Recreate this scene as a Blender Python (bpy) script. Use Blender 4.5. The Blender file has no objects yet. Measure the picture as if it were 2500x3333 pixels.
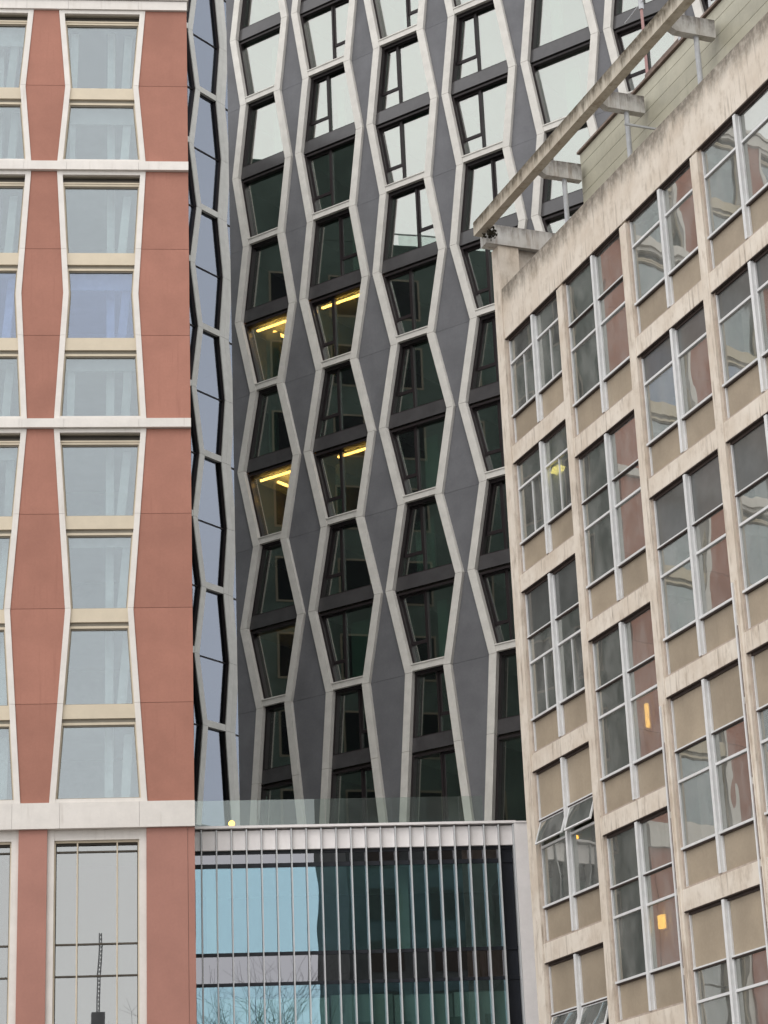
import bpy, math, random
from mathutils import Matrix, Vector
random.seed(7)
R = math.radians
scene = bpy.context.scene
COL = scene.collection

# ------------------------------------------------------------------ camera
PITCH, ROLL = R(19.98), R(-2.374)
cam_d = bpy.data.cameras.new('camera')
cam = bpy.data.objects.new('camera', cam_d)
COL.objects.link(cam)
cp, sp = math.cos(PITCH), math.sin(PITCH)
fw = Vector((0, cp, sp)); up0 = Vector((0, -sp, cp)); rt0 = Vector((1, 0, 0))
rt = math.cos(ROLL)*rt0 + math.sin(ROLL)*up0
up = -math.sin(ROLL)*rt0 + math.cos(ROLL)*up0
m = Matrix.Identity(4)
for i in range(3):
    m[i][0], m[i][1], m[i][2] = rt[i], up[i], -fw[i]
m[0][3], m[1][3], m[2][3] = 0, 0, 1.6
cam.matrix_world = m
cam_d.sensor_fit = 'HORIZONTAL'; cam_d.sensor_width = 36.0
cam_d.lens = 7243.59/2500*36.0
cam_d.clip_end = 3000
scene.camera = cam

# ------------------------------------------------------------------ sky, sun, exposure
SUN_AZ, SUN_EL = R(205), R(58)          # compass from +Y towards +X
world = bpy.data.worlds.new('World'); scene.world = world; world.use_nodes = True
wn = world.node_tree.nodes; wl_ = world.node_tree.links
bg = wn['Background']
sky = wn.new('ShaderNodeTexSky'); sky.sky_type = 'NISHITA'; sky.sun_disc = False
sky.sun_elevation = SUN_EL; sky.sun_rotation = SUN_AZ
sky.air_density = 1.0; sky.dust_density = 3.0; sky.ozone_density = 1.0
hsv = wn.new('ShaderNodeHueSaturation'); hsv.inputs['Saturation'].default_value = 0.30
wl_.new(sky.outputs[0], hsv.inputs['Color'])
# closed cloud deck over the sky, faintly uneven
wtc = wn.new('ShaderNodeTexCoord'); wnz = wn.new('ShaderNodeTexNoise')
wnz.inputs['Scale'].default_value = 2.2; wnz.inputs['Detail'].default_value = 6; wnz.inputs['Roughness'].default_value = .55
wl_.new(wtc.outputs['Generated'], wnz.inputs['Vector'])
wr = wn.new('ShaderNodeValToRGB'); wr.color_ramp.elements[0].position = .3; wr.color_ramp.elements[1].position = .7
wr.color_ramp.elements[0].color = (7.2, 7.35, 7.55, 1); wr.color_ramp.elements[1].color = (9.7, 9.7, 9.65, 1)
wl_.new(wnz.outputs['Fac'], wr.inputs[0])
wmx = wn.new('ShaderNodeMix'); wmx.data_type = 'RGBA'; wmx.inputs[0].default_value = .85
wl_.new(hsv.outputs[0], wmx.inputs[6]); wl_.new(wr.outputs[0], wmx.inputs[7])
wl_.new(wmx.outputs[2], bg.inputs['Color'])
bg.inputs['Strength'].default_value = 0.12
sd = bpy.data.lights.new('sun', 'SUN'); sd.energy = 0.8; sd.angle = R(40); sd.color = (1, .96, .9)
sun = bpy.data.objects.new('sun', sd); COL.objects.link(sun)
sdir = Vector((math.sin(SUN_AZ)*math.cos(SUN_EL), math.cos(SUN_AZ)*math.cos(SUN_EL), math.sin(SUN_EL)))
sun.rotation_euler = sdir.to_track_quat('Z', 'Y').to_euler()
sun.location = (0, -30, 90)
vs = scene.view_settings
vs.view_transform = 'Standard'; vs.look = 'None'; vs.gamma = 1.0; vs.use_curve_mapping = False
vs.exposure = 0.65
scene.render.engine = 'CYCLES'
scene.cycles.max_bounces = 8; scene.cycles.glossy_bounces = 4
scene.cycles.transparent_max_bounces = 24; scene.cycles.diffuse_bounces = 3
scene.cycles.caustics_reflective = False; scene.cycles.caustics_refractive = False

KC = .88/.72                        # size of the right-hand block relative to its survey units
def ZC(h): return 1.6+(h-1.6)*KC

# ------------------------------------------------------------------ materials
def new_mat(name):
    mt = bpy.data.materials.new(name); mt.use_nodes = True
    return mt, mt.node_tree.nodes, mt.node_tree.links

def N(nodes, t, **kw):
    n = nodes.new(t)
    for k, v in kw.items():
        setattr(n, k, v)
    return n

def noise(nodes, links, scale, stretch=(1, 1, 1), detail=4, rough=.6, off=(0, 0, 0)):
    tc = N(nodes, 'ShaderNodeTexCoord'); mp = N(nodes, 'ShaderNodeMapping')
    mp.inputs['Scale'].default_value = stretch; mp.inputs['Location'].default_value = off
    links.new(tc.outputs['Object'], mp.inputs[0])
    nz = N(nodes, 'ShaderNodeTexNoise'); nz.inputs['Scale'].default_value = scale
    nz.inputs['Detail'].default_value = detail; nz.inputs['Roughness'].default_value = rough
    links.new(mp.outputs[0], nz.inputs['Vector'])
    return nz.outputs['Fac']

def math_(nodes, links, op, a, b=None, clamp=False):
    n = N(nodes, 'ShaderNodeMath', operation=op); n.use_clamp = clamp
    for i, v in enumerate((a, b)):
        if v is None: continue
        if isinstance(v, (int, float)): n.inputs[i].default_value = v
        else: links.new(v, n.inputs[i])
    return n.outputs[0]

def ramp(nodes, links, val, a, b, o0=0., o1=1.):
    n = N(nodes, 'ShaderNodeMapRange'); n.interpolation_type = 'SMOOTHSTEP'
    links.new(val, n.inputs[0]) if not isinstance(val, (int, float)) else None
    n.inputs[1].default_value = a; n.inputs[2].default_value = b
    n.inputs[3].default_value = o0; n.inputs[4].default_value = o1
    return n.outputs[0]

def mixc(nodes, links, fac, c1, c2, blend='MIX'):
    n = N(nodes, 'ShaderNodeMix', data_type='RGBA', blend_type=blend)
    for i, v in ((0, fac), (6, c1), (7, c2)):
        if isinstance(v, (int, float)): n.inputs[i].default_value = v
        elif isinstance(v, tuple): n.inputs[i].default_value = (*v, 1)
        else: links.new(v, n.inputs[i])
    return n.outputs[2]

def surf(name, base, rough=.7, var=.12, scale=1.5, jitter=.05, bump=.15, bscale=40, streak=0., streak_col=(.1, .09, .08), spec=.3, metal=0.):
    """painted / rendered / cast surface: blotchy tone, per piece jitter, optional rain streaks"""
    mt, n, l = new_mat(name)
    p = n['Principled BSDF']
    nz = noise(n, l, scale)
    v = ramp(n, l, nz, .25, .75, 1-var, 1+var)
    fine = noise(n, l, 14, detail=5)
    v = math_(n, l, 'MULTIPLY', v, ramp(n, l, fine, .2, .8, 1-var*.4, 1+var*.4))
    oi = N(n, 'ShaderNodeObjectInfo')
    j = N(n, 'ShaderNodeMapRange'); l.new(oi.outputs['Random'], j.inputs[0])
    j.inputs[3].default_value = 1-jitter; j.inputs[4].default_value = 1+jitter
    v = math_(n, l, 'MULTIPLY', v, j.outputs[0])
    col = mixc(n, l, 1.0, base, v, 'MULTIPLY')
    if streak:
        s1 = noise(n, l, 1.0, (7, 7, .35), 5, .65)
        s2 = noise(n, l, .8, (1, 1, 1), 2)
        msk = math_(n, l, 'MULTIPLY', ramp(n, l, s1, .52, .75), ramp(n, l, s2, .4, .65), True)
        msk = math_(n, l, 'MULTIPLY', msk, streak, True)
        col = mixc(n, l, msk, col, streak_col)
    l.new(col, p.inputs['Base Color'])
    p.inputs['Roughness'].default_value = rough; p.inputs['Metallic'].default_value = metal
    p.inputs['Specular IOR Level'].default_value = spec
    if bump:
        b = N(n, 'ShaderNodeBump'); b.inputs['Strength'].default_value = bump; b.inputs['Distance'].default_value = .01
        l.new(noise(n, l, bscale, detail=3), b.inputs['Height']); l.new(b.outputs[0], p.inputs['Normal'])
    return mt

def glass(name, f0, refl=(1, 1, 1), trans=(.6, .7, .66), wave=.0, wscale=.8, haze=.0, hcol=(.5, .5, .48)):
    mt, n, l = new_mat(name)
    n.remove(n['Principled BSDF'])
    out = n['Material Output']
    lw = N(n, 'ShaderNodeLayerWeight'); lw.inputs[0].default_value = .5
    fr = math_(n, l, 'POWER', lw.outputs['Facing'], 4.0)
    fac = math_(n, l, 'MULTIPLY_ADD', fr, 1-f0); 
    fac.node.inputs[2].default_value = f0
    tr = N(n, 'ShaderNodeBsdfTransparent'); tr.inputs[0].default_value = (*trans, 1)
    gl = N(n, 'ShaderNodeBsdfGlossy'); gl.inputs['Roughness'].default_value = .0; gl.inputs[0].default_value = (*refl, 1)
    if wave:
        tc = N(n, 'ShaderNodeTexCoord'); oi = N(n, 'ShaderNodeObjectInfo')
        ad = N(n, 'ShaderNodeVectorMath', operation='MULTIPLY_ADD')
        ad.inputs[1].default_value = (1, 1, .7)
        cmb = N(n, 'ShaderNodeCombineXYZ')
        r20 = math_(n, l, 'MULTIPLY', oi.outputs['Random'], 37.)
        for i in range(3): l.new(r20, cmb.inputs[i])
        l.new(tc.outputs['Object'], ad.inputs[0]); l.new(cmb.outputs[0], ad.inputs[2])
        nz = N(n, 'ShaderNodeTexNoise'); nz.inputs['Scale'].default_value = wscale; nz.inputs['Detail'].default_value = 1.5
        l.new(ad.outputs[0], nz.inputs['Vector'])
        b = N(n, 'ShaderNodeBump'); b.inputs['Strength'].default_value = 1.0; b.inputs['Distance'].default_value = wave
        l.new(nz.outputs['Fac'], b.inputs['Height']); l.new(b.outputs[0], gl.inputs['Normal'])
    mx = N(n, 'ShaderNodeMixShader'); l.new(fac, mx.inputs[0]); l.new(tr.outputs[0], mx.inputs[1]); l.new(gl.outputs[0], mx.inputs[2])
    if haze:
        hz = N(n, 'ShaderNodeBsdfDiffuse'); hz.inputs[0].default_value = (*hcol, 1)
        m2 = N(n, 'ShaderNodeMixShader')
        hf = ramp(n, l, noise(n, l, 1.4, (1, 1, .6), 5, .65), .3, .75, haze*.5, haze*1.5)
        l.new(hf, m2.inputs[0]); l.new(mx.outputs[0], m2.inputs[1]); l.new(hz.outputs[0], m2.inputs[2]); mx = m2
    l.new(mx.outputs[0], out.inputs['Surface'])
    return mt

def gloss(name, base, f0, rough):
    mt, n, l = new_mat(name); n.remove(n['Principled BSDF'])
    nz = noise(n, l, 1.3)
    col = mixc(n, l, 1.0, base, ramp(n, l, nz, .25, .75, .85, 1.15), 'MULTIPLY')
    df = N(n, 'ShaderNodeBsdfDiffuse'); l.new(col, df.inputs[0])
    gl = N(n, 'ShaderNodeBsdfGlossy'); gl.inputs['Roughness'].default_value = rough
    lw = N(n, 'ShaderNodeLayerWeight'); lw.inputs[0].default_value = .5
    fac = math_(n, l, 'MULTIPLY_ADD', math_(n, l, 'POWER', lw.outputs['Facing'], 4.0), 1-f0); fac.node.inputs[2].default_value = f0
    mx = N(n, 'ShaderNodeMixShader'); l.new(fac, mx.inputs[0]); l.new(df.outputs[0], mx.inputs[1]); l.new(gl.outputs[0], mx.inputs[2])
    l.new(mx.outputs[0], n['Material Output'].inputs['Surface'])
    return mt

def emit(name, col, s):
    mt, n, l = new_mat(name); n.remove(n['Principled BSDF'])
    e = N(n, 'ShaderNodeEmission'); e.inputs[0].default_value = (*col, 1); e.inputs[1].default_value = s
    l.new(e.outputs[0], n['Material Output'].inputs['Surface'])
    return mt

def concrete_dirty(name, base, mould_lo, mould_hi, mould=.8, mould_col=(.14, .125, .1), amp=.9, ds=(2.6, 2.6, .9)):
    """cast concrete with blotches, rain streaks, and black mould growing down from exposed top edges"""
    mt, n, l = new_mat(name); p = n['Principled BSDF']
    big = noise(n, l, .7, detail=5, rough=.65)
    col = mixc(n, l, ramp(n, l, big, .35, .7), base, tuple(c*f for c, f in zip(base, (.84, .80, .76))))
    mid = noise(n, l, 3.2, (1, 1, .5), 6, .7)
    col = mixc(n, l, ramp(n, l, mid, .48, .72, 0, .7), col, tuple(c*f for c, f in zip(base, (.6, .55, .5))))
    s1 = noise(n, l, 1.0, (9, 9, .5), 6, .7); s2 = noise(n, l, .9, detail=2, off=(3, 1, 7))
    st = math_(n, l, 'MULTIPLY', ramp(n, l, s1, .50, .70), ramp(n, l, s2, .40, .60, 0, .9), True)
    col = mixc(n, l, st, col, (.26, .205, .16))
    tc = N(n, 'ShaderNodeTexCoord'); sx = N(n, 'ShaderNodeSeparateXYZ'); l.new(tc.outputs['Object'], sx.inputs[0])
    drip = noise(n, l, 1.0, ds, 6, .72, (5, 2, 0))
    hh = math_(n, l, 'MULTIPLY_ADD', drip, amp); hh.node.inputs[2].default_value = -amp/2
    mould_lo, mould_hi = ZC(mould_lo), ZC(mould_hi)
    zz = math_(n, l, 'ADD', sx.outputs['Z'], hh)
    top = ramp(n, l, zz, mould_lo, mould_hi, 0, mould)
    speck = ramp(n, l, noise(n, l, 6, detail=4, rough=.6), .3, .6, .6, 1)
    col = mixc(n, l, math_(n, l, 'MULTIPLY', top, speck, True), col, mould_col)
    l.new(col, p.inputs['Base Color']); p.inputs['Roughness'].default_value = .85; p.inputs['Specular IOR Level'].default_value = .2
    b = N(n, 'ShaderNodeBump'); b.inputs['Strength'].default_value = .25; b.inputs['Distance'].default_value = .012
    l.new(noise(n, l, 22, detail=6, rough=.7), b.inputs['Height']); l.new(b.outputs[0], p.inputs['Normal'])
    return mt

M = {}
M['red'] = surf('red_render', (.368, .171, .127), .85, .09, .8, .06, .3, 90, .45, (.26, .11, .085))
M['red_low_lit'] = surf('red_smooth_lit', (.385, .185, .145), .6, .08, .6, .02, .15, 90, .15, (.3, .13, .1))  # smoother red, also paler: the brighter light low down is put into its colour
M['white_trim'] = surf('white_trim', (.70, .66, .62), .6, .05, 2, .03, .08, 30, .35, (.35, .30, .25))
M['cream'] = surf('cream_metal', (.60, .52, .40), .45, .04, 2, .03, 0)
M['cream_dark'] = surf('bronze_grey', (.30, .27, .22), .5, .06, 2, .03, 0)
M['louvre'] = surf('bronze_louvre', (.085, .072, .056), .6, .15, 3, .15, 0)
M['slot'] = surf('dark_slot', (.045, .038, .03), .6, .1, 2, .05, 0)
M['sidewall'] = surf('dark_cladding', (.12, .16, .15), .7, .25, .5, .1, 0)
M['grc'] = surf('pale_concrete', (.615, .59, .55), .8, .08, 2.2, .035, .2, 60, .18, (.3, .28, .25))
M['grc_d'] = surf('grey_concrete', (.47, .465, .44), .8, .07, 2.2, .04, .2, 60, .25, (.25, .24, .22))
M['greypanel'] = surf('grey_render', (.148, .148, .158), .85, .12, .8, .05, .25, 80, .25, (.09, .09, .1))
M['alu'] = gloss('dark_aluminium', (.028, .023, .024), .015, .3)
M['spandrel_alu'] = gloss('grey_aluminium', (.070, .066, .068), .07, .2)
M['smoked'] = gloss('smoked_glass', (.10, .103, .10), .10, .12)
M['interior'] = surf('room_wall', (.34, .38, .35), .9, .2, 1, .2, 0)
M['interior_pale'] = surf('room_pale', (.70, .73, .71), .9, .1, 1, .15, 0)
M['curtain_a'] = surf('curtain_cloth', (.50, .53, .52), .9, .15, 2, .25, 0)
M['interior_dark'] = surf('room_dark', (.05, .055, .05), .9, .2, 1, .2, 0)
M['podium_white'] = surf('podium_white', (.84, .80, .79), .55, .05, 1.5, .03, .05)
M['fin'] = surf('fin_metal', (.58, .59, .60), .35, .04, 2, .03, 0)
M['podium_dark'] = surf('podium_dark', (.012, .014, .02), .4, .1, 2, .05, 0)
M['concrete'] = concrete_dirty('stained_concrete', (.71, .642, .56), 23.32, 23.92, .9, (.15, .13, .105), 1.25)
M['pilaster'] = concrete_dirty('pilaster_concrete', (.71, .642, .56), 25.0, 25.4, .6)
M['concrete_in'] = concrete_dirty('weathered_concrete', (.58, .53, .47), 24.6, 25.3, .7, (.12, .10, .085), 1.1)
M['beamwhite'] = concrete_dirty('painted_beam', (.55, .54, .52), 25.25, 25.75, .9, (.07, .055, .045), .9, (5, 5, .6))
M['beamcream'] = concrete_dirty('stained_beam', (.52, .475, .40), 25.28, 25.62, .95, (.075, .06, .04), .9, (4, 4, .5))
M['tan'] = surf('tan_panel', (.335, .275, .205), .45, .13, .9, .09, 0, 40, .35, (.2, .16, .12), spec=.4)
M['whiteframe'] = surf('white_frame', (.66, .66, .66), .5, .06, 4, .04, 0, 40, .12, (.4, .35, .3))
M['rustframe'] = surf('stained_frame', (.40, .33, .28), .7, .15, 6, .05, 0)
M['darkline'] = surf('dark_brown', (.05, .035, .03), .7, .2, 3, .05, 0)
M['tile'] = surf('green_tile', (.42, .40, .315), .45, .10, 1.2, .07, .1, 30, .5, (.2, .19, .13))
M['pipebrown'] = surf('old_brown_paint', (.20, .15, .125), .8, .25, 6, .1, .2)
M['antenna'] = surf('antenna_metal', (.33, .19, .18), .5, .1, 4, .1, 0)
M['greymetal'] = surf('grey_metal', (.45, .46, .48), .4, .1, 4, .1, 0)
M['leaf'] = surf('weed_leaf', (.03, .025, .015), .8, .3, 6, .2, 0)
M['asphalt'] = surf('asphalt', (.055, .055, .058), .9, .2, .3, 0, .3, 60)
M['paving'] = surf('paving', (.25, .24, .225), .85, .15, .6, .05, .2, 40)
M['roof'] = surf('roof_felt', (.16, .16, .16), .9, .2, .5, .05, 0)
M['brick'] = surf('dark_brick', (.085, .095, .09), .85, .2, .7, .1, 0)
M['paper'] = surf('paper', (.8, .8, .78), .8, .03, 4, .02, 0)
M['glassA'] = glass('window_glass_red', .19, (.93, .97, 1.0), (.80, .85, .85), .004, .7)
M['glassA3'] = glass('window_glass_tall', .28, (1, .99, .97), (.40, .44, .44), .0012, .5)
M['glassA2'] = glass('window_glass_blue', .19, (.86, .91, 1.0), (.70, .77, .90), .004, .7)
M['glassB'] = glass('window_glass_tower', .36, (1, .965, .93), (.52, .68, .61), .003, .6)
M['glassD'] = glass('window_glass_wing', .30, (.55, .60, .72), (.3, .36, .36), .003, .6)
M['glassP'] = glass('window_glass_podium',  .27, (.58, .80, .95), (.68, .80, .76), .0025, .6)
M['glassS'] = glass('spandrel_glass', .24, (.95, .94, 1.0), (.16, .16, .17), .002, .6)
M['glassC'] = glass('window_glass_old', .33, (1, 1, .96), (.54, .58, .54), .006, .8, .20)
M['balus'] = glass('balustrade_glass', .07, (.95, 1, .98), (.90, .95, .93), .0, .8, .03, (.6, .65, .62))
M['strip'] = emit('warm_strip', (1, .34, .08), 18.0)
M['yellow'] = emit('yellow_light', (1, .74, .20), 4.5)
M['amber'] = emit('amber_light', (1, .50, .10), 6.0)
M['bulb'] = emit('bulb_light', (1, .42, .05), 5.0)

# ------------------------------------------------------------------ mesh helpers
def mk(name, parent, verts, faces, mat, u0=0., k=1.):
    me = bpy.data.meshes.new(name)
    me.from_pydata([((v[0]-u0)*k, v[1]*k, 1.6+(v[2]-1.6)*k) for v in verts], [], faces); me.update()
    o = bpy.data.objects.new(name, me); COL.objects.link(o)
    if mat is not None: me.materials.append(M[mat])
    if parent is not None: o.parent = parent
    return o

class Bld:
    """a building frame: x along the facade, y into the building, z up"""
    def __init__(s, name, phi, d, u0, label, cat, group=None, k=1.):
        s.u0 = u0; s.k = k; ph = R(phi); s.ph = ph; s.d = d
        s.e = bpy.data.objects.new(name, None); COL.objects.link(s.e)
        s.e.location = (k*u0*math.cos(ph), k*(d+u0*math.sin(ph)), 0); s.e.rotation_euler = (0, 0, ph)
        s.e.empty_display_size = 1
        s.e['label'] = label; s.e['category'] = cat
        if group: s.e['group'] = group
    def prism(s, name, poly, y0, y1, mat, parent=None):
        n = len(poly)
        if n < 3: return None
        v = [(u, y0, h) for u, h in poly]+[(u, y1, h) for u, h in poly]
        f = [tuple(range(n)), tuple(range(2*n-1, n-1, -1))]
        for i in range(n):
            j = (i+1) % n; f.append((j, i, n+i, n+j))
        return mk(name, parent or s.e, v, f, mat, s.u0, s.k)
    def box(s, name, u, y, h, mat, parent=None):
        return s.prism(name, [(u[0], h[0]), (u[1], h[0]), (u[1], h[1]), (u[0], h[1])], y[0], y[1], mat, parent)
    def multi(s, name, boxes, mat, parent=None):
        v, f = [], []
        for poly, y0, y1 in boxes:
            n = len(poly); b = len(v)
            v += [(u, y0, h) for u, h in poly]+[(u, y1, h) for u, h in poly]
            f += [tuple(b+k for k in range(n)), tuple(b+k for k in range(2*n-1, n-1, -1))]
            for i in range(n):
                j = (i+1) % n; f.append((b+j, b+i, b+n+i, b+n+j))
        return mk(name, parent or s.e, v, f, mat, s.u0, s.k)
    def ring(s, name, outer, inner, y0, y1, mat, parent=None):
        n = len(outer)
        v = [(u, y0, h) for u, h in outer]+[(u, y0, h) for u, h in inner]+[(u, y1, h) for u, h in outer]+[(u, y1, h) for u, h in inner]
        f = []
        for i in range(n):
            j = (i+1) % n
            f += [(i, j, n+j, n+i), (2*n+j, 2*n+i, 3*n+i, 3*n+j), (j, i, 2*n+i, 2*n+j), (n+i, n+j, 3*n+j, 3*n+i)]
        return mk(name, parent or s.e, v, f, mat, s.u0, s.k)
    def world(s, u, y, h):
        c, n = math.cos(s.ph), math.sin(s.ph)
        return Vector((u*c-y*n, s.d+u*n+y*c, h))

def rect(u0, u1, h0, h1): return [(u0, h0), (u1, h0), (u1, h1), (u0, h1)]

def pw(pts):
    """piecewise linear edge u(h) from [(h,u),...] in rising h"""
    def f(h):
        if h <= pts[0][0]: return pts[0][1]
        for (a, ua), (b, ub) in zip(pts, pts[1:]):
            if h <= b: return ua+(ub-ua)*(h-a)/(b-a)
        return pts[-1][1]
    f.br = [p[0] for p in pts]
    return f
def shift(e, d):
    f = lambda h: e(h)+d
    f.br = e.br
    return f
def const(u):
    f = lambda h: u
    f.br = []
    return f
def region(eL, eR, h0, h1, ua=-1e9, ub=1e9):
    """polygon between two edges, clipped to a strip ua..ub and to h0..h1"""
    L = lambda h: max(eL(h), ua)
    Rr = lambda h: min(eR(h), ub)
    hs = {h0, h1} | {h for h in list(eL.br)+list(eR.br) if h0 < h < h1}
    hs = sorted(hs)
    extra = set()
    for a, b in zip(hs, hs[1:]):
        for e, lim in ((eL, ua), (eR, ub)):
            da, db = e(a)-lim, e(b)-lim
            if abs(lim) < 1e8 and da*db < 0: extra.add(a+(b-a)*da/(da-db))
    hs = sorted(set(hs) | extra)
    ex = set()
    for a, b in zip(hs, hs[1:]):
        da, db = Rr(a)-L(a), Rr(b)-L(b)
        if da*db < 0: ex.add(a+(b-a)*da/(da-db))
    hs = sorted(set(hs) | ex)
    hs = [h for h in hs if Rr(h)-L(h) > -1e-6]
    if len(hs) < 2: return []
    pts = [(Rr(h), h) for h in hs]+[(L(h), h) for h in reversed(hs)]
    out = []
    for p in pts:
        if not out or abs(p[0]-out[-1][0])+abs(p[1]-out[-1][1]) > 1e-4: out.append(p)
    if abs(out[0][0]-out[-1][0])+abs(out[0][1]-out[-1][1]) < 1e-4: out.pop()
    area = sum(a[0]*b[1]-b[0]*a[1] for a, b in zip(out, out[1:]+out[:1]))
    if abs(area) < .004: return []
    return out

def single(o, label, cat, group=None):
    o['label'] = label; o['category'] = cat
    if group: o['group'] = group
    return o
def structure(o): o['kind'] = 'structure'; return o

# ------------------------------------------------------------------ ground
structure(mk('ground', None, [(-400, -400, 0), (400, -400, 0), (400, 500, 0), (-400, 500, 0)], [(0, 1, 2, 3)], 'paving'))
structure(mk('road', None, [(-400, -24, .004), (400, -24, .004), (400, -10, .004), (-400, -10, .004)], [(0, 1, 2, 3)], 'asphalt'))

# ------------------------------------------------------------------ A: red rendered block on the left
A = Bld('red_building', 5.745, 62.0, -5.686,
        'terracotta red block with pinched white-framed window columns on the left', 'building')
A_END = -5.686; A_TOP = 41.24
PIT = 3.523
cols = [(-9.727-PIT*k, -7.0-PIT*k) for k in range(6)]
A_LEFT = cols[-1][0]-.8
cells = [(35.76, 41.24, 38.435, .22, [38.435]), (27.13, 35.457, 31.28, .23, [32.66, 29.81]), (15.55, 26.84, 21.19, .385, [24.09, 21.24, 18.38])]
JOINTS = [38.50, 32.78, 29.88, 24.15, 21.25, 18.42]
TR = .165
for ci, (cL, cR) in enumerate(cols):
    for (b, t, hn, ins, trs) in cells:
        eL = pw([(b, cL), (hn, cL+ins), (t, cL)]); eR = pw([(b, cR), (hn, cR-ins), (t, cR)])
        iL, iR = shift(eL, TR), shift(eR, -TR)
        # white trim, cut where the photo shows joints
        cuts = [b]+[j for j in sorted(JOINTS) if b+.3 < j < t-.3]+[t]
        for a_, c_ in zip(cuts, cuts[1:]):
            for e0, e1 in ((eL, iL), (iR, eR)):
                A.prism('jamb_trim', region(e0, e1, a_+.004, c_-.004), -.035, .26, 'white_trim')
        A.prism('head_trim', region(iL, iR, t-.13, t-.004), -.03, .26, 'white_trim')
        A.prism('sill_trim', region(iL, iR, b+.004, b+.11), -.02, .26, 'white_trim')
        # storeys
        tops = [t-.13]+[x-.50 for x in trs]
        bots = trs+[b+.11]
        for k, (h1, h0) in enumerate(zip(tops, bots)):
            if k == 0:
                A.prism('head_frame', region(iL, iR, h1-.035, h1), .06, .24, 'cream_dark')
                A.prism('shaded_slot', region(iL, iR, h1-.13, h1-.036), .17, .3, 'slot')  # dark colours carry the shade of the head recess over its blind box
                A.prism('shaded_slot', region(iL, iR, h1-.215, h1-.131), .14, .3, 'louvre')
                A.prism('head_frame', region(iL, iR, h1-.265, h1-.216), .08, .24, 'cream')
                h1 -= .266
            win = A.ring('window', region(iL, iR, h0, h1), region(shift(iL, .032), shift(iR, -.032), h0+.03, h1-.07), .10, .24, 'cream')
            A.ring('inner_frame', region(shift(iL, .032), shift(iR, -.032), h0+.03, h1-.07), region(shift(iL, .06), shift(iR, -.06), h0+.055, h1-.11), .15, .22, 'cream_dark', win)
            A.prism('pane', region(shift(iL, .06), shift(iR, -.06), h0+.055, h1-.11), .19, .21, 'glassA2' if abs(h0-29.81) < .1 else 'glassA', win)
        for x in trs:
            sp_ = A.prism('transom_panel', region(iL, iR, x-.395, x-.004), .045, .26, 'cream')
            A.prism('transom_gap', region(iL, iR, x-.495, x-.395), .13, .26, 'cream_dark', sp_)
    # room behind this column
    A.box('room_column', (cR-1.22, cR-.98), (.95, 1.25), (15.6, 41.0), 'curtain_a')
    for (b, t, hn, ins, trs) in cells:
        for fl in [b-.15]+trs:
            cu = random.uniform(-.14, .12)
            if random.random() < .3: A.box('blind', (cL+.3, cR-.3), (.5, .52), (fl+2.35-random.uniform(.1, .8), fl+2.6), 'curtain_a')
            if random.random() < .25: A.prism('curtain', [(cL+.35, fl+.1), (cL+.55+cu, fl+.1), (cL+.6+cu, fl+2.3), (cL+.35, fl+2.3)], .6, .72, 'curtain_a')
            A.prism('curtain', [(cR-.78+cu, fl+.1), (cR-.52+cu, fl+.1), (cR-.42+cu*.3, fl+2.25), (cR-.66+cu*.3, fl+2.25)], .6, .75, 'curtain_a')
# red wall between the window columns
edges = [(A_LEFT-.001, None)]
spans = []
for ci in range(len(cols)):
    left_col = cols[ci+1] if ci+1 < len(cols) else None
    spans.append((left_col, cols[ci]))
for (b, t, hn, ins, trs) in cells:
    cuts = [b]+[j for j in sorted(JOINTS) if b+.3 < j < t-.3]+[t]
    for a_, c_ in zip(cuts, cuts[1:]):
        for lc, rc in spans:
            if lc is None: continue
            e0 = pw([(b, lc[1]), (hn, lc[1]-ins), (t, lc[1])]); e1 = pw([(b, rc[0]), (hn, rc[0]+ins), (t, rc[0])])
            A.prism('red_panel', region(shift(e0, .003), shift(e1, -.003), a_+.006, c_-.006), 0, .22, 'red')
        e0 = pw([(b, cols[0][1]), (hn, cols[0][1]-ins), (t, cols[0][1])])
        A.prism('red_panel', region(shift(e0, .003), const(A_END), a_+.006, c_-.006), 0, .22, 'red')
# bands between the stacked cells, in lengths
def band(h0, h1, y0, name='band'):
    us = [A_LEFT]+[c for k in range(5, -1, -1) for c in (cols[k][0]+.3, cols[k][1]-.22)]+[A_END+.012]
    for a_, c_ in zip(us, us[1:]):
        A.box(name, (a_+.003, c_-.003), (y0, .26), (h0, h1), 'white_trim')
band(35.462, 35.755, -.13); band(26.845, 27.125, -.13); band(14.815, 15.545, -.10)
band(41.245, 41.56, -.09); A.box('coping', (A_LEFT, A_END+.06), (-.14, .5), (41.59, 41.70), 'white_trim')
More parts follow.
